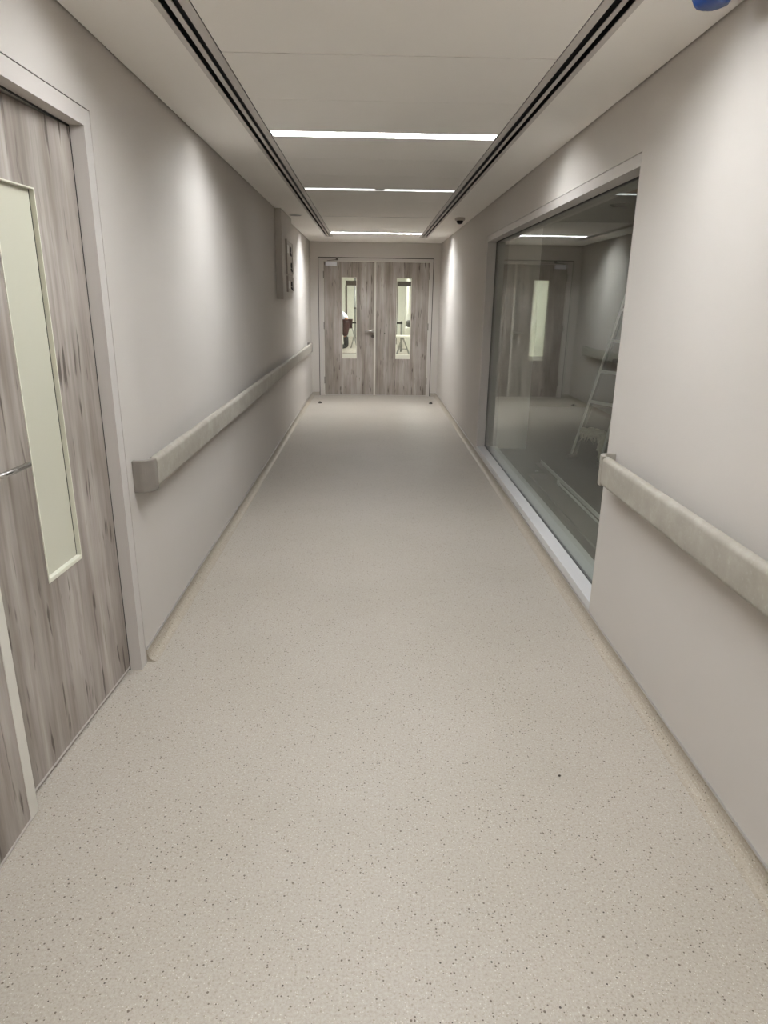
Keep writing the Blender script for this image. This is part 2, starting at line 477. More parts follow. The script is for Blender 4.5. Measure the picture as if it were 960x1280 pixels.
# ---- far double door
d2 = thing('door_1', 'grey oak double doors at the far end with two narrow vision panels', 'door', (0.07, D, 0), 'structure')
b = MB()
b.box(FD0 + 0.010, -0.768, D - 0.001, D + 0.15, 0, FDH - 0.010)
b.box(0.930, FD1 - 0.010, D - 0.001, D + 0.15, 0, FDH - 0.010)
b.box(-0.768, 0.930, D - 0.001, D + 0.15, 2.112, FDH - 0.010)
b.build('door_frame', M['frame'], d2)
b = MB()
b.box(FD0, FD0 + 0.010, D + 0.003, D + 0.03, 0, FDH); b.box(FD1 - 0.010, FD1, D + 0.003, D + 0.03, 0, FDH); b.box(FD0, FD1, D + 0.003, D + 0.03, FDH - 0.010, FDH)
b.build('gap_shade_strip', M['void'], d2)  # solid dark strips in the gap, painting its shadow line
b = MB()
b.box(-0.768, -0.760, D + 0.004, D + 0.06, 0, 2.112); b.box(0.922, 0.930, D + 0.004, D + 0.06, 0, 2.112); b.box(-0.768, 0.930, D + 0.004, D + 0.06, 2.103, 2.112)
b.build('frame_seal', M['lip'], d2)
# leaf frames: front of these leaves faces the viewer (-y): local n axis must point to -y -> rotate 180, u runs to -x for flip=1
lf, sub, box = door_leaf('door_leaf', d2, None, 0.833, 2.100, 'x', (0.283, 0.523, 0.607, 1.866), lip=0.028, loc=(-0.758, D + 0.012, 0), rot=math.pi, flip=-1)
lever(sub, box, -(0.786), 1.050, 1, keyz=0.962, r=0.013)
for z in (0.25, 1.12, 1.90):
    b = MB(); b.box(0.001, 0.012, -0.001, 0.010, z - 0.055, z + 0.055, bev=0.002); sub('hinge', b, M['dark_steel'])
rf, sub2, box2 = door_leaf('door_leaf', d2, None, 0.8445, 2.100, 'x', (0.277, 0.517, 0.607, 1.866), loc=(0.921, D + 0.012, 0), rot=math.pi, flip=1)
for z in (0.25, 1.12, 1.90):
    b = MB(); b.box(-0.012, -0.001, -0.001, 0.010, z - 0.055, z + 0.055, bev=0.002); sub2('hinge', b, M['dark_steel'])
b = MB(); box2(b, 0.828, 0.875, -0.058, -0.0445, 0.014, 2.098)
sub2('light_stop_strip', b, M['wood'])  # added behind the leaf joint so no light shows through
b = MB(); b.tube([(0.70, 0.0, 1.01), (0.70, 0.003, 1.01)], 0.008, 12)
sub2('peg_hole', b, M['black'])
# closer on the left leaf
b = MB(); b.box(-0.728, -0.548, D - 0.045, D + 0.011, 2.036, 2.098, bev=0.005)
cl = tag(b.build('door_closer', M['silver'], d2), 'silver overhead closer')
b = MB(); b.bar((-0.70, D - 0.02, 2.108), (-0.55, D - 0.055, 2.125), 0.02, 0.006); b.bar((-0.55, D - 0.055, 2.125), (-0.545, D + 0.001, 2.138), 0.02, 0.006)
b.box(-0.565, -0.525, D - 0.012, D, 2.118, 2.162, bev=0.002)
b.build('closer_arm', M['dark_steel'], cl)
b = MB(); b.tube([(-0.742, D - 0.02, 2.066), (-0.727, D - 0.02, 2.066)], 0.022, 16)
b.build('closer_cap', M['dark_steel'], cl)

# ---- left double door (near), its active leaf stands a little ajar inwards
d1 = thing('door_2', 'grey oak double door in left wall with cream backed vision panel', 'door', (XL, 1.7, 0), 'structure')
b = MB()
b.box(XL - 0.20, XL + 0.0005, 2.568, LD1 - 0.007, 0.0, LDH - 0.004)
b.box(XL - 0.20, XL + 0.0005, LD0 + 0.004, 0.895, 0.0, LDH - 0.004)
b.box(XL - 0.20, XL + 0.0005, 0.895, 2.568, 2.080, LDH - 0.004)
b.build('door_frame', M['frame'], d1)
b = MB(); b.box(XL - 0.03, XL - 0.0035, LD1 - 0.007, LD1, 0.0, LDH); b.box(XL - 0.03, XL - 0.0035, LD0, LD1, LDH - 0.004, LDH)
b.build('gap_shade_strip', M['void'], d1)  # dark backing strips paint the shade inside the frame gap
b = MB(); b.box(XL - 0.055, XL - 0.048, 2.5655, 2.568, 0.0, 2.080); b.box(XL - 0.055, XL - 0.048, 0.895, 2.568, 2.077, 2.080)
b.build('frame_seal', M['gasket'], d1)
# front of leaf faces +x ; local n (+y local) -> +x world: rotate by -90 deg ; local +x -> -y world. u from hinge (y=2.565) to -y
ang = math.atan2(0.045, 0.80)
al, suba, boxa = door_leaf('door_leaf', d1, None, 0.826, 2.068, 'y', (0.284, 0.512, 0.622, 1.838), film=True, loc=(XL - 0.050, 2.5655, 0.006), rot=-math.pi / 2 - ang, flip=1)
lever(suba, boxa, 0.745, 1.046, -1, off=0.047, length=0.140, keyz=0.955, r=0.0085)
il, subi, boxi = door_leaf('door_leaf', d1, None, 0.834, 2.068, 'y', (0.30, 0.528, 0.622, 1.838), lip=0.045, film=True, loc=(XL - 0.050, 0.897, 0.0), rot=-math.pi / 2, flip=-1)

# ---- room side of the left door (a plain closed lobby)
b = MB()
b.box(-2.6, -2.45, YB, D, 0, 2.8); b.box(-2.45, XL - 0.22, 0.4, 0.5, 0, 2.8); b.box(-2.45, XL - 0.22, 4.0, 4.1, 0, 2.8); b.box(-2.6, XL - 0.22, 0.4, 4.1, 2.7, 2.8)
tag(b.build('wall_lobby', M['wall']), 'plain walls of the lobby behind the left double door', 'wall', 'structure')

# ================================================================== HANDRAILS
def handrail(name, label, xw, sgn, y0, y1, cap0, cap1):
    t = thing(name, label, 'handrail', (xw, (y0 + y1) / 2, 0.75))
    z0, z1 = 0.757, 0.890; dep = 0.080
    L = 0.075
    a = y0 + (L if cap0 else 0); c = y1 - (L if cap1 else 0)
    prof = []
    r = 0.022
    # rounded outer edges, flat to the wall
    pts = [(dep - 0.034, z0 + 0.012), (dep - 0.026, z0)]
    for k in range(7):
        an = math.radians(-90 + 90 * k / 6); pts.append((dep - r + r * math.cos(an), z0 + r + r * math.sin(an)))
    for k in range(7):
        an = math.radians(90 * k / 6); pts.append((dep - r + r * math.cos(an), z1 - r + r * math.sin(an)))
    pts += [(dep - 0.026, z1), (dep - 0.034, z1 - 0.012)]
    b = MB(); b.prism([(xw + sgn * u, z) for u, z in pts], 'y', a + 0.002, c - 0.002, smooth=False)
    o = b.build('rail', M['rail'], t)
    for f in o.data.polygons: f.use_smooth = True
    o.data.set_sharp_from_angle(angle=math.radians(40))
    def cap(ye, s, pocket):
        out = []; inn = []
        R = 0.05
        for k in range(9):
            an = math.radians(90 * k / 8)
            out.append((dep - R + R * math.sin(an), ye + s * (R - R * math.cos(an))))
        outline = [(0.0, ye)] + out + [(dep, ye + s * L), (dep - 0.022, ye + s * L)]
        for k in range(9):
            an = math.radians(90 - 90 * k / 8); q = R - 0.02
            outline.append((dep - 0.022 - q + q * math.sin(an), ye + s * (0.018 + q - q * math.cos(an))))
        outline.append((0.0, ye + s * 0.018))
        b = MB(); b.prism([(xw + sgn * u, v) for u, v in outline], 'z', z0 - 0.001, z1 + 0.001)
        e = b.build('end_cap', M['rail'] if pocket else M['cap'], t)  # left-hand ends carry their shade in the colour
        e.modifiers.new('edge', 'BEVEL').width = 0.004
        e.modifiers['edge'].segments = 3; e.modifiers['edge'].limit_method = 'ANGLE'; e.modifiers['edge'].angle_limit = math.radians(50)
    k = y0 + 0.35
    while k < y1 - 0.2:
        b = MB(); zc = (z0 + z1) / 2
        b.box(min(xw, xw + sgn * 0.006), max(xw, xw + sgn * 0.006), k - 0.05, k + 0.05, z0 + 0.018, z0 + 0.060, bev=0.002)
        b.box(min(xw, xw + sgn * (dep - 0.033)), max(xw, xw + sgn * (dep - 0.033)), k - 0.03, k + 0.03, z0 + 0.024, z0 + 0.052, bev=0.003)
        b.build('bracket', M['cap'], t); k += 1.05
    if cap0: cap(y0, 1, False)
    if cap1: cap(y1, -1, cap0 is False)
    return t
handrail('handrail', 'long grey wall handrail on the left wall, reaching the far doors', XL, 1, 2.690, 10.62, True, True)
handrail('handrail', 'dusty grey wall handrail on the right wall, ending beside the window', XR, -1, YB + 0.3, 2.935, False, True)

# ================================================================== SLOT DIFFUSERS
def slot_diffuser(label, pos, s):
    """pos: x edges running outward from the panel gap: flange, slot, blade, slot, flange"""
    x = pos
    t = thing('slot_diffuser', label, 'air diffuser', ((x[0] + x[5]) / 2, 3.6, ZC))
    y0, y1 = YB, SE
    b = MB()
    b.box(min(x[0], x[1]), max(x[0], x[1]), y0, y1, ZC - 0.001, ZC + 0.003)
    b.box(min(x[4], x[5]), max(x[4], x[5]), y0, y1, ZC - 0.001, ZC + 0.003)
    b.build('frame', M['blade'], t)
    b = MB(); b.box(min(x[2], x[3]), max(x[2], x[3]), y0, y1, ZC - 0.001, ZC + 0.003)
    b.build('blade', M['blade'], t)
    b = MB(); lo, hi = min(x[0], x[5]) + 0.004, max(x[0], x[5]) - 0.004
    b.box(lo, hi, y0, y1, ZC + 0.055, ZC + 0.07); b.box(lo, lo + 0.004, y0, y1, ZC + 0.0032, ZC + 0.056); b.box(hi - 0.004, hi, y0, y1, ZC + 0.0032, ZC + 0.056)
    b.build('plenum', M['slot'], t)
slot_diffuser('long twin-slot air diffuser along the left side of the ceiling', [-0.560, -0.593, -0.613, -0.632, -0.654, -0.6755], -1)
slot_diffuser('long twin-slot air diffuser along the right side of the ceiling', [0.685, 0.715, 0.740, 0.756, 0.779, 0.8005], 1)

# ================================================================== LINEAR LIGHTS
def strip_light(y, wdt, label, power, split=False, lit=True):
    t = thing('linear_ceiling_light', label, 'ceiling light', (0.06, y + wdt / 2, ZC), None, 'linear lights across the ceiling')
    x0, x1 = PX0 + 0.004, PX1 - 0.004
    y0, y1 = y + 0.0015, y + wdt - 0.0015
    H = 0.055
    b = MB()
    b.box(x0, x1, y0, y0 + 0.003, ZC - 0.0005, ZC + H); b.box(x0, x1, y1 - 0.003, y1, ZC - 0.0005, ZC + H)
    b.box(x0, x0 + 0.003, y0, y1, ZC - 0.0005, ZC + H); b.box(x1 - 0.003, x1, y0, y1, ZC - 0.0005, ZC + H)
    b.box(x0, x1, y0, y1, ZC + H, ZC + H + 0.004)
    b.build('housing', M['white'], t)
    m = emit('lit_diffuser', LED, power) if lit else M['grey']
    zt = ZC + 0.036
    xm = (x0 + x1) / 2; g = 0.045 if split else 0.004
    for a, c in ((x0 + 0.006, xm - g), (xm + g, x1 - 0.006)):
        b = MB(); b.box(a, c, y0 + 0.005, y1 - (0.005 if not lit else 0.012), zt, zt + 0.012)
        b.build('diffuser', m, t)
    if split:
        b = MB(); b.box(xm - g + 0.006, xm + g - 0.006, y0 + 0.02, y1 - 0.02, ZC + 0.004, ZC + 0.03, bev=0.003)
        b.build('connector', M['dark_steel'], t)
P = 33.0
strip_light(-1.70, 0.12, 'lit linear light behind the viewpoint, farthest back row', P * 0.85)
strip_light(0.22, 0.12, 'lit linear light above the viewpoint, second nearest row', P * 0.75)
strip_light(2.14, 0.12, 'lit linear light overhead just before the top of the view', P * 0.66)
strip_light(4.06, 0.12, 'brightest linear light, spanning the ceiling nearest in view', P * 0.78)
strip_light(5.98, 0.10, 'dim linear light with dark connector at its middle', P * 0.055, split=True)
strip_light(7.90, 0.03, 'unlit narrow linear light between the two farther lit rows', 0.0, lit=False)
strip_light(9.73, 0.11, 'lit linear light nearest to the far double doors', P * 1.5)

# ================================================================== SMALL CEILING THINGS
t = thing('ceiling_camera', 'white ceiling camera with black dome near the far right wall', 'camera', (0.952, 7.86, ZC), 'thing')
b = MB(); b.lathe((0.952, 7.86, ZC), [(0.056, 0.0), (0.056, -0.018), (0.050, -0.028), (0.036, -0.030)]); b.build('base', M['panel'], t)
b = MB(); b.lathe((0.952, 7.86, ZC), [(0.037, -0.028), (0.036, -0.042), (0.028, -0.056), (0.014, -0.063), (0.0, -0.065)]); b.build('dome', M['black'], t)

t = thing('ceiling_speaker', 'flat round grey plate on ceiling above the wall panel box', 'ceiling plate', (-0.815, 7.81, ZC))
b = MB(); b.lathe((-0.815, 7.81, ZC), [(0.072, 0.0), (0.072, -0.004), (0.066, -0.009), (0.0, -0.009)], 28); b.build('rim', M['white'], t)
b = MB(); b.lathe((-0.815, 7.81, ZC), [(0.060, -0.008), (0.058, -0.011), (0.0, -0.0115)], 28); b.build('grille', M['grey'], t)

t = thing('detector_cover', 'blue plastic dust cover on ceiling detector at top right', 'dust cover', (0.945, 2.20, ZC))
b = MB(); b.lathe((0.945, 2.20, ZC), [(0.056, 0.0), (0.056, -0.014), (0.048, -0.020), (0.0, -0.020)]); b.build('base', M['white'], t)
b = MB(); b.lathe((0.945, 2.20, ZC), [(0.060, -0.010), (0.062, -0.016), (0.056, -0.022), (0.053, -0.040), (0.046, -0.056), (0.030, -0.063), (0.0, -0.064)], 30)
o = b.build('cover', M['blue'], t)
for v in o.data.vertices:
    a = math.atan2(v.co.y, v.co.x); k = 1 + 0.035 * math.sin(7 * a) + 0.02 * math.sin(13 * a + 1)
    v.co.x *= k; v.co.y *= k

# ================================================================== PANEL BOX ON LEFT WALL
BX = XL + 0.067
t = thing('wall_panel_box', 'tall shallow boxed casing on left wall with two stacked control panels', 'wall panel', (XL, 7.75, 1.525), 'thing')
b = MB(); b.box(XL + 0.0005, BX, 7.30, 8.20, 1.525, ZC - 0.001, bev=0.002); b.build('casing', M['wall'], t)
def panel(z0, z1, y0, y1, rows):
    b = MB()
    b.box(BX, BX + 0.014, y0, y1, z0, z1, bev=0.003)
    b.box(BX + 0.014, BX + 0.020, y0, y1, z0, z0 + 0.014); b.box(BX + 0.014, BX + 0.020, y0, y1, z1 - 0.014, z1)
    b.box(BX + 0.014, BX + 0.020, y0, y0 + 0.016, z0, z1); b.box(BX + 0.014, BX + 0.020, y1 - 0.016, y1, z0, z1)
    o = b.build('control_panel', M['panel'], t)
    for (cy, cz) in rows:
        g = MB(); yy = y0 + (y1 - y0) * cy; zz = z0 + (z1 - z0) * cz
        g.tube([(BX + 0.013, yy, zz), (BX + 0.024, yy, zz)], 0.028, 18)
        g.bar((BX + 0.022, yy - 0.05, zz - 0.04), (BX + 0.022, yy + 0.04, zz - 0.06), 0.012, 0.014)
        g.build('valve', M['mark'], o)
    g = MB(); g.box(BX + 0.014, BX + 0.0165, y0 + 0.06, y0 + 0.20, z1 - 0.13, z1 - 0.05); g.build('notice', M['white'], o)
panel(1.775, 2.125, 7.56, 8.09, [(0.62, 0.76), (0.72, 0.30)])
panel(1.600, 1.765, 7.60, 8.09, [(0.68, 0.52)])

# ================================================================== FLOOR STOPS AND CRUMBS
for (x, y, lab) in ((-0.779, 10.39, 'small dark door stop on floor by the left far door'), (0.935, 10.45, 'small dark door stop on floor by the right far door')):
    t = thing('door_stop', lab, 'door stop', (x, y, 0), None, 'floor door stops at the far doors')
    b = MB(); b.lathe((x, y, 0), [(0.026, 0.0), (0.027, 0.006), (0.022, 0.020), (0.012, 0.030), (0.0, 0.032)], 20); b.build('dome', M['dark_steel'], t)
    b = MB(); b.lathe((x, y, 0), [(0.0285, 0.0), (0.0285, 0.008), (0.0265, 0.010)], 20); b.build('rubber_ring', M['black'], t)
def chip(x, y, r, name, label, mat):
    t = bmesh.new(); bmesh.ops.create_icosphere(t, subdivisions=2, radius=r)
    for v in t.verts:
        v.co *= 0.75 + 0.5 * random.random(); v.co.z *= 0.5
    mz = min(v.co.z for v in t.verts)
    for v in t.verts: v.co += Vector((x, y, -mz))
    b = MB(); b._take(t)
    tag(b.build(name, mat), label, 'debris')
chip(0.65, 1.89, 0.005, 'grit_chip', 'tiny dark chip lying on the open speckled floor', M['brown'])
chip(1.577, 6.14, 0.016, 'plaster_crumb', 'small white plaster crumb on floor behind the window', M['white'])

# ================================================================== ROOM BEHIND THE WINDOW
b = MB()
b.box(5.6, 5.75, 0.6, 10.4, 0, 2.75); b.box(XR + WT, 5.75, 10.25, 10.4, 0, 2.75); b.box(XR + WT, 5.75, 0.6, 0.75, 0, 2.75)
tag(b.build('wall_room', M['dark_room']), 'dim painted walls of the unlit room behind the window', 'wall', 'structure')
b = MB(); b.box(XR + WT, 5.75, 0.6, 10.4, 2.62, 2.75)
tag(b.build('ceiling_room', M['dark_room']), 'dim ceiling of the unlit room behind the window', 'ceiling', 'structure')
b = MB(); b.box(XR + WT, 1.70, 7.17, 7.36, 0, 2.62)
tag(b.build('pillar', M['pier']), 'pale pier of wall standing just behind far end of window', 'pillar', 'structure')

b = MB(); b.box(XR + WT, 5.6, 0.75, 10.25, -0.05, 0.0005)
tag(b.build('floor_room', M['screed']), 'grey floor of the room behind the window, darkened to look unlit', 'floor', 'structure')
# ---- ladder
Fp = Vector((2.10, 6.80, 0)); r = Vector((0.447, -0.894, 0)); nn = Vector((0.894, 0.447, 0)); LEAN = 0.285; TAP = 0.04
t = thing('stepladder', 'silver aluminium ladder leaning in the dark room behind the window', 'ladder', tuple(Fp))
up = (nn * LEAN + Vector((0, 0, 1)))
def lp(side, z):
    return Fp + (r * 0.42 if side else Vector((0, 0, 0))) + nn * LEAN * z + r * (TAP * z * (-1 if side else 1)) + Vector((0, 0, z))
face = nn - Vector((0, 0, LEAN)); face.normalize()
for s in (0, 1):
    b = MB(); sg = 1 if s == 0 else -1
    b.bar(lp(s, 0.03), lp(s, 2.45), 0.004, 0.056, up=face)
    st = b.build('stile', M['web'], t)
    for k, wd in ((-1, 0.017), (1, 0.006)):
        b = MB(); b.bar(lp(s, 0.03) + face * 0.028 * k + r * sg * 0.007, lp(s, 2.45) + face * 0.028 * k + r * sg * 0.007, 0.018, wd, up=face); b.build('flange', M['alu'] if k < 0 else M['web'], st)  # front flange in the lit tone, back flange in the shaded one
    b = MB(); p = lp(s, 0.0)
    b.bar(p - nn * 0.06 + Vector((0, 0, 0.016)), p + nn * 0.055 + Vector((0, 0, 0.016)), 0.040, 0.032, bev=0.006)
    b.build('foot', M['grey'], st)
for k in range(8):
    z = 0.27 + 0.30 * k
    b = MB(); b.bar(lp(0, z) - r * 0.005, lp(1, z) + r * 0.005, 0.034, 0.028, up=(0, 0, 1), bev=0.004)
    b.build('rung', M['alu'], t)
b = MB(); b.bar(lp(0, 0.98) + face * -0.04 + r * 0.15, lp(1, 0.98) - face * 0.04, 0.03, 0.035); b.build('spreader_bar', M['black'], t)
# rear legs of the ladder
for s in (0, 1):
    top = lp(s, 2.40); foot = lp(s, 0) + nn * 1.35; foot.z = 0.0
    b = MB(); b.bar(foot, top, 0.03, 0.05, up=face); b.build('rear_leg', M['alu'], t)

# ---- mineral wool on the lowest rung
t = bmesh.new()
bmesh.ops.create_icosphere(t, subdivisions=4, radius=1.0)
A0, A1 = lp(0, 0.27), lp(1, 0.27); mid = (A0 + A1) / 2 + Vector((0, 0, 0.012))
from mathutils import noise as MN
for v in t.verts:
    q = v.co.copy()
    k = 1 + 0.55 * MN.noise(q * 2.3) + 0.45 * MN.noise(q * 6.0) + 0.25 * MN.noise(q * 14)
    sag = 0.05 * max(0, q.x) ** 2 if q.z < 0 else 0
    v.co = mid + r * (q.x * 0.185 * k) + nn * (q.y * 0.050 * k) + Vector((0, 0, q.z * 0.036 * k - sag))
t2 = bmesh.new(); bmesh.ops.create_icosphere(t2, subdivisions=3, radius=1.0)
for v in t2.verts:
    q = v.co.copy(); k = 1 + 0.6 * MN.noise(q * 2.6 + Vector((3, 1, 2))) + 0.45 * MN.noise(q * 8)
    v.co = lp(1, 0.17) - r * 0.06 + r * (q.x * 0.055 * k) + nn * (q.y * 0.035 * k) + Vector((0, 0, q.z * 0.125 * k))
for f in list(t.faces) + list(t2.faces): f.smooth = True
b = MB(); b._take(t); b._take(t2)
for k in range(26):
    f = random.random(); p = A0.lerp(A1, f) + nn * random.uniform(-0.03, 0.03) + Vector((0, 0, random.uniform(-0.02, 0.02)))
    L = random.uniform(0.05, 0.10) if f < 0.7 else random.uniform(0.10, 0.24)
    w1 = r * random.uniform(-0.03, 0.03); w2 = r * random.uniform(-0.05, 0.05) + nn * random.uniform(-0.03, 0.03)
    q0 = random.uniform(0.006, 0.013)
    b.tube([p, p + w1 - Vector((0, 0, L * 0.5)), p + w2 - Vector((0, 0, L))], [q0, q0 * 0.8, 0.002], 6)
tag(b.build('insulation_scrap', M['rag']), 'ragged yellowish scrap draped over the lowest ladder rung', 'scrap')

# ---- board and metal channel on the floor of the dark room
b = MB(); b.box(1.47, 1.655, 2.6, 6.02, 0.0, 0.018, bev=0.002)
tag(b.build('floor_board', M['board']), 'long grey board lying flat on floor behind the window', 'board')
t = thing('metal_channel', 'thin pale metal channel lying beside the grey board', 'channel', (1.70, 4.6, 0))
b = MB(); b.box(1.640, 1.708, 2.6, 6.50, 0.0, 0.004); b.build('web', M['board'], t)  # dark board tone stands in for shadow inside the channel
b = MB(); b.box(1.698, 1.708, 2.6, 6.50, 0.0, 0.034, bev=0.002); b.build('flange', M['alu'], t)
b = MB(); b.box(1.640, 1.649, 2.6, 5.62, 0.0, 0.034, bev=0.002); b.box(1.636, 1.653, 5.60, 5.66, 0.0, 0.050, bev=0.003); b.build('flange', M['alu'], t)
t = thing('ceiling_vent', 'round vent in the ceiling of the dark room', 'vent', (2.86, 8.41, 2.62))
b = MB(); b.lathe((2.86, 8.41, 2.62), [(0.11, 0.0), (0.11, -0.006), (0.09, -0.02), (0.0, -0.02)], 28); b.build('rim', M['grey'], t)
b = MB(); b.lathe((2.86, 8.41, 2.62), [(0.085, -0.019), (0.07, -0.03), (0.0, -0.032)], 28); b.build('core', M['dark_steel'], t)

t = thing('ceiling_hatch', 'brown board hatch in the ceiling of the dark room', 'hatch', (2.62, 7.15, 2.62))
b = MB(); b.box(2.40, 2.84, 6.75, 7.52, 2.600, 2.6195, bev=0.003); b.build('hatch_board', M['ply'], t)
b = MB(); b.box(2.38, 2.86, 7.52, 7.55, 2.595, 2.6195, bev=0.003); b.build('edge_batten', M['plank'], t)

# ================================================================== CORRIDOR BEYOND THE FAR DOORS
Y2 = D + 0.16
b = MB()
b.box(-1.95, -1.80, Y2, 30, 0, 2.7); b.box(-1.80, -0.925, 25.0, 25.15, 0, 2.6); b.box(1.42, 1.55, Y2, 30, 0, 2.7); b.box(-1.95, 1.55, 30, 30.15, 0, 2.7); b.box(-1.95, XL - 0.22, Y2 - 0.16, Y2, 0, 2.7)
tag(b.build('wall_beyond', M['pale_green']), 'pale walls of the corridor seen through the far door glass', 'wall', 'structure')
b = MB(); b.box(-1.95, 1.55, Y2, 30.15, 2.6, 2.72)
tag(b.build('ceiling_beyond', M['ceil']), 'ceiling of the corridor beyond the far doors', 'ceiling', 'structure')
b = MB(); b.box(-1.0, 1.42, 20.52, 20.62, 0.0, 0.006)
tag(b.build('trim_1', M['brown']), 'dark threshold strip across floor beyond the far doors', 'threshold', 'structure')
dd = thing('door_3', 'dark brown doorway frame in the corridor beyond the far doors', 'doorway', (0.2, 25.0, 0), 'structure')
b = MB(); b.box(-0.90, 1.42, 25.0, 25.15, 2.00, 2.16); b.build('frame_head', M['brown'], dd)
b = MB(); b.box(-0.92, -0.86, 25.0, 25.15, 0, 2.0); b.build('jamb', M['brown'], dd)
b = MB(); b.box(0.86, 0.93, 25.0, 25.15, 0, 2.0); b.build('jamb', M['brown'], dd)
for y in (14.0, 17.5, 22.0, 27.5):
    t = thing('ceiling_light_panel', 'flat lit panel on the ceiling beyond the far doors', 'ceiling light', (0.2, y, 2.6), None, 'light panels beyond the far doors')
    b = MB(); b.box(-0.1, 0.5, y - 0.3, y + 0.3, 2.575, 2.6, bev=0.004); b.build('frame', M['white'], t)
    b = MB(); b.box(-0.07, 0.47, y - 0.27, y + 0.27, 2.570, 2.576); b.build('diffuser', emit('panel_light', (1.0, 1.0, 0.98, 1), 26.0), t)
# pipes on the end wall
for x, rr, m, lab in ((-0.66, 0.045, 'grey', 'dark grey pipe standing before the end wall, left of the white pipe'), (-0.50, 0.03, 'plank', 'slim white pipe standing before the end wall beyond the doors')):
    t = thing('wall_pipe', lab, 'pipe', (x, 28.5, 0))
    b = MB(); b.tube([(x, 28.5, 0.0), (x, 28.5, 2.6)], rr, 12); b.build('pipe', M[m], t)
    b = MB(); b.lathe((x, 28.5, 1.2), [(rr * 1.25, -0.03), (rr * 1.25, 0.03)], 12); b.build('collar', M['dark_steel'], t)
    b = MB(); b.lathe((x, 28.5, 0), [(rr * 1.5, 0.0), (rr * 1.5, 0.03)], 12); b.build('floor_collar', M['dark_steel'], t)
t = thing('alarm_point', 'small dark red wall box beyond the right far door', 'wall box', (1.42, 24.0, 1.2))
b = MB(); b.box(1.36, 1.42, 23.85, 24.15, 1.12, 1.30, bev=0.01); b.build('case', M['red'], t)
b = MB(); b.box(1.352, 1.362, 23.93, 24.07, 1.17, 1.25, bev=0.003); b.build('front_plate', M['brown'], t)
# trestle bench
t = thing('trestle_bench', 'white topped trestle bench beyond the right far door', 'trestle', (0.93, 20.3, 0))
ZT = 0.50
b = MB(); b.box(0.70, 1.25, 20.10, 20.55, ZT, ZT + 0.045, bev=0.006); b.build('plank_top', M['plank'], t)
for y in (20.18, 20.48):
    for x0, x1 in ((0.93, 0.76), (0.93, 1.13)):
        b = MB(); b.bar((x0, y, ZT), (x1, y, 0.0), 0.035, 0.03, up=(0, 1, 0)); b.build('leg', M['grey'], t)
b = MB(); b.bar((0.82, 20.18, 0.17), (1.06, 20.18, 0.17), 0.025, 0.025); b.build('brace', M['grey'], t)
t = thing('work_frame', 'grey tubular frame standing behind the white trestle bench', 'frame', (0.85, 21.4, 0))
for x in (0.74, 0.93):
    b = MB(); b.tube([(x, 21.4, 0), (x, 21.4, 0.92)], 0.028, 12); b.build('post', M['grey'], t)
b = MB(); b.bar((0.70, 21.38, 0.86), (0.96, 21.38, 0.86), 0.03, 0.06); b.build('cross_bar', M['black'], t)
t = thing('cushion_bundle', 'soft grey bundle against the wall beyond the trestle bench', 'bundle', (1.24, 22.0, 0.0))
b = MB(); b.box(1.08, 1.40, 21.85, 22.15, 0.0, 0.72, bev=0.02); b.build('crate', M['pale_green'], t)
b = MB(); b.box(1.10, 1.38, 21.87, 22.13, 0.72, 0.93, bev=0.07, seg=4); b.build('bundle', M['board'], t)
t = thing('folding_stool', 'grey folding stand with black top behind the bending person', 'stand', (-0.55, 22.9, 0))
for (x0, x1) in ((-0.66, -0.46), (-0.46, -0.66)):
    for y in (22.8, 23.0):
        b = MB(); b.tube([(x0, y, 0), (x1, y, 0.78)], 0.014, 10); b.build('leg', M['grey'], t)
b = MB(); b.box(-0.70, -0.42, 22.76, 23.04, 0.78, 0.82, bev=0.01); b.build('top', M['black'], t)

# ---- person bending forward, mostly hidden by the door
def skinned(name, joints, edges, radii, mat, parent, root=0, sub=2):
    me = bpy.data.meshes.new(name)
    org = Vector(parent['_org'])
    me.from_pydata([Vector(j) - org for j in joints], edges, [])
    me.materials.append(mat)
    o = bpy.data.objects.new(name, me); COL.objects.link(o); o.parent = parent; o['_org'] = tuple(org)
    s = o.modifiers.new('skin', 'SKIN')
    for i, v in enumerate(me.skin_vertices[0].data):
        rr = radii[i]; v.radius = rr if isinstance(rr, tuple) else (rr, rr); v.use_root = (i == root)
    s.use_smooth_shade = True
    o.modifiers.new('sub', 'SUBSURF').levels = sub; o.modifiers['sub'].render_levels = sub
    return o
px, py = -0.80, 22.4
t = thing('person', 'person in white shirt, maroon trousers and black boots bending beyond the left far door', 'person', (px, py, 0))
J = [(px, py, 0.84), (px - 0.08, py - 0.02, 1.04), (px - 0.26, py - 0.05, 1.16), (px - 0.36, py - 0.06, 1.17), (px - 0.46, py - 0.07, 1.15), (px - 0.54, py - 0.07, 1.09),   # pelvis..head
     (px + 0.02, py - 0.10, 0.80), (px - 0.03, py - 0.12, 0.48), (px + 0.02, py - 0.12, 0.09), (px - 0.13, py - 0.15, 0.04),
     (px + 0.02, py + 0.10, 0.80), (px - 0.05, py + 0.12, 0.48), (px - 0.02, py + 0.14, 0.09), (px - 0.16, py + 0.12, 0.04),
     (px - 0.26, py - 0.20, 1.10), (px - 0.36, py - 0.22, 0.84), (px - 0.58, py - 0.16, 0.68), (px - 0.62, py - 0.15, 0.61),
     (px - 0.26, py + 0.13, 1.10), (px - 0.36, py + 0.15, 0.84), (px - 0.58, py + 0.10, 0.68), (px - 0.62, py + 0.09, 0.61)]
E_ = [(0, 1), (1, 2), (2, 3), (3, 4), (4, 5), (0, 6), (6, 7), (7, 8), (8, 9), (0, 10), (10, 11), (11, 12), (12, 13), (2, 14), (14, 15), (15, 16), (16, 17), (2, 18), (18, 19), (19, 20), (20, 21)]
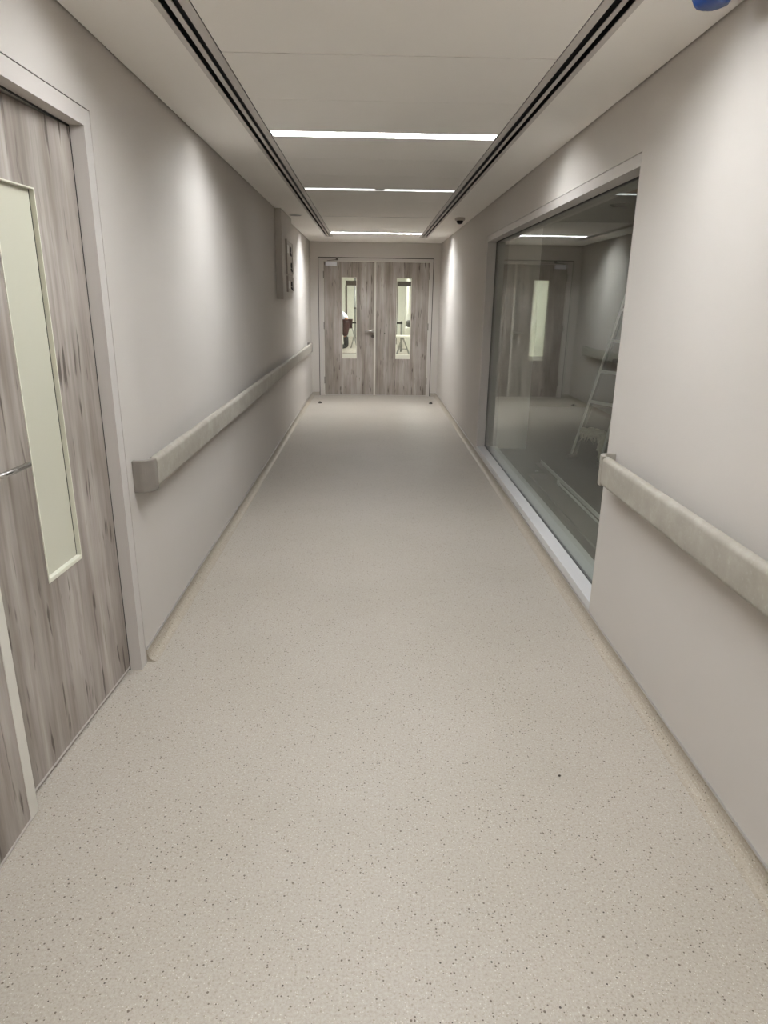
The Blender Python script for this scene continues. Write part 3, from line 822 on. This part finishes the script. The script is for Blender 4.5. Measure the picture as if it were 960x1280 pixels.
RAD = [(0.12, 0.10), (0.13, 0.10), (0.14, 0.10), 0.055, 0.085, 0.075, 0.085, 0.055, 0.04, 0.035, 0.085, 0.055, 0.04, 0.035, 0.05, 0.04, 0.03, 0.028, 0.05, 0.04, 0.03, 0.028]
body = skinned('body', J, E_, RAD, M['skin'], t)
for s in (-1, 1):
    for q in range(5):
        base = Vector((px - 0.62, py - 0.03 + 0.12 * s, 0.60)); a = (q - 2) * 0.016
        tipd = Vector((-0.02 - 0.004 * (q == 0), a * 1.4, -0.075 + 0.008 * abs(q - 2)))
        skinned('finger', [base + Vector((0, a * 0.6, 0.01)), base + tipd * 0.55 + Vector((0, a * 0.3, 0)), base + tipd + Vector((0.012, a * 0.2, 0))], [(0, 1), (1, 2)], [0.010, 0.009, 0.007], M['skin'], body, 0, 1)
skinned('shirt', [J[0], J[1], J[2], (px - 0.31, py - 0.055, 1.17), J[14], (px - 0.31, py - 0.21, 0.97), J[18], (px - 0.31, py + 0.14, 0.97)], [(0, 1), (1, 2), (2, 3), (2, 4), (4, 5), (2, 6), (6, 7)], [(0.155, 0.135), (0.155, 0.125), (0.16, 0.12), 0.07, 0.07, 0.06, 0.07, 0.06], M['shirt'], t)
skinned('trousers', [(px + 0.0, py, 0.83), J[6], J[7], (px - 0.02, py - 0.12, 0.40), J[10], J[11], (px - 0.045, py + 0.12, 0.40)], [(0, 1), (1, 2), (2, 3), (0, 4), (4, 5), (5, 6)], [(0.17, 0.15), 0.125, 0.105, 0.085, 0.125, 0.105, 0.085], M['maroon'], t)
for a, c in ((8, 9), (12, 13)):
    b = MB(); p0 = Vector(J[a]); p1 = Vector(J[c])
    skinned('boot', [p0 + Vector((-0.02, 0, 0.33)), p0 + Vector((0, 0, 0.0)), p1 + Vector((-0.05, -0.01, 0.015))], [(0, 1), (1, 2)], [0.075, 0.068, 0.052], M['shoe'], t)
hb = bmesh.new(); bmesh.ops.create_icosphere(hb, subdivisions=3, radius=0.105)
for v in hb.verts:
    v.co = Vector((v.co.x * 1.05, v.co.y * 0.95, v.co.z * 0.95 if v.co.z > -0.02 else v.co.z * 0.4)) + Vector((px - 0.49, py - 0.07, 1.16))
for f in hb.faces: f.smooth = True
b = MB(); b._take(hb); b.build('hair', M['hair'], t)

for o in list(bpy.data.objects):
    if '_org' in o: del o['_org']

# ================================================================== LIGHT, CAMERA, RENDER
wd = bpy.data.worlds.new('world'); SC.world = wd; wd.use_nodes = True
wd.node_tree.nodes['Background'].inputs[0].default_value = (0.9, 0.95, 1.0, 1); wd.node_tree.nodes['Background'].inputs[1].default_value = 0.05

cam = bpy.data.cameras.new('camera'); co = bpy.data.objects.new('camera', cam); COL.objects.link(co); SC.camera = co
cam.sensor_fit = 'VERTICAL'; cam.sensor_height = 24.0; cam.lens = 839.13 / 1280 * 24.0
cam.clip_start = 0.02; cam.clip_end = 100
R_ = Vector((0.99974434, -0.01801249, 0.01366775)); U_ = Vector((-0.00760227, 0.30151043, 0.95343257)); F_ = Vector((0.02129466, 0.95329272, -0.30129641))
mt = Matrix((R_, U_, -F_)).transposed().to_4x4(); mt.translation = (0, 0, 1.5321)
co.matrix_world = mt

vs = SC.view_settings
vs.view_transform = 'Standard'; vs.look = 'None'; vs.gamma = 1.0; vs.use_curve_mapping = False
vs.exposure = 1.97
SC.cycles.max_bounces = 12; SC.cycles.diffuse_bounces = 6; SC.cycles.transparent_max_bounces = 16
SC.cycles.sample_clamp_indirect = 6.0
SC.cycles.use_denoising = True
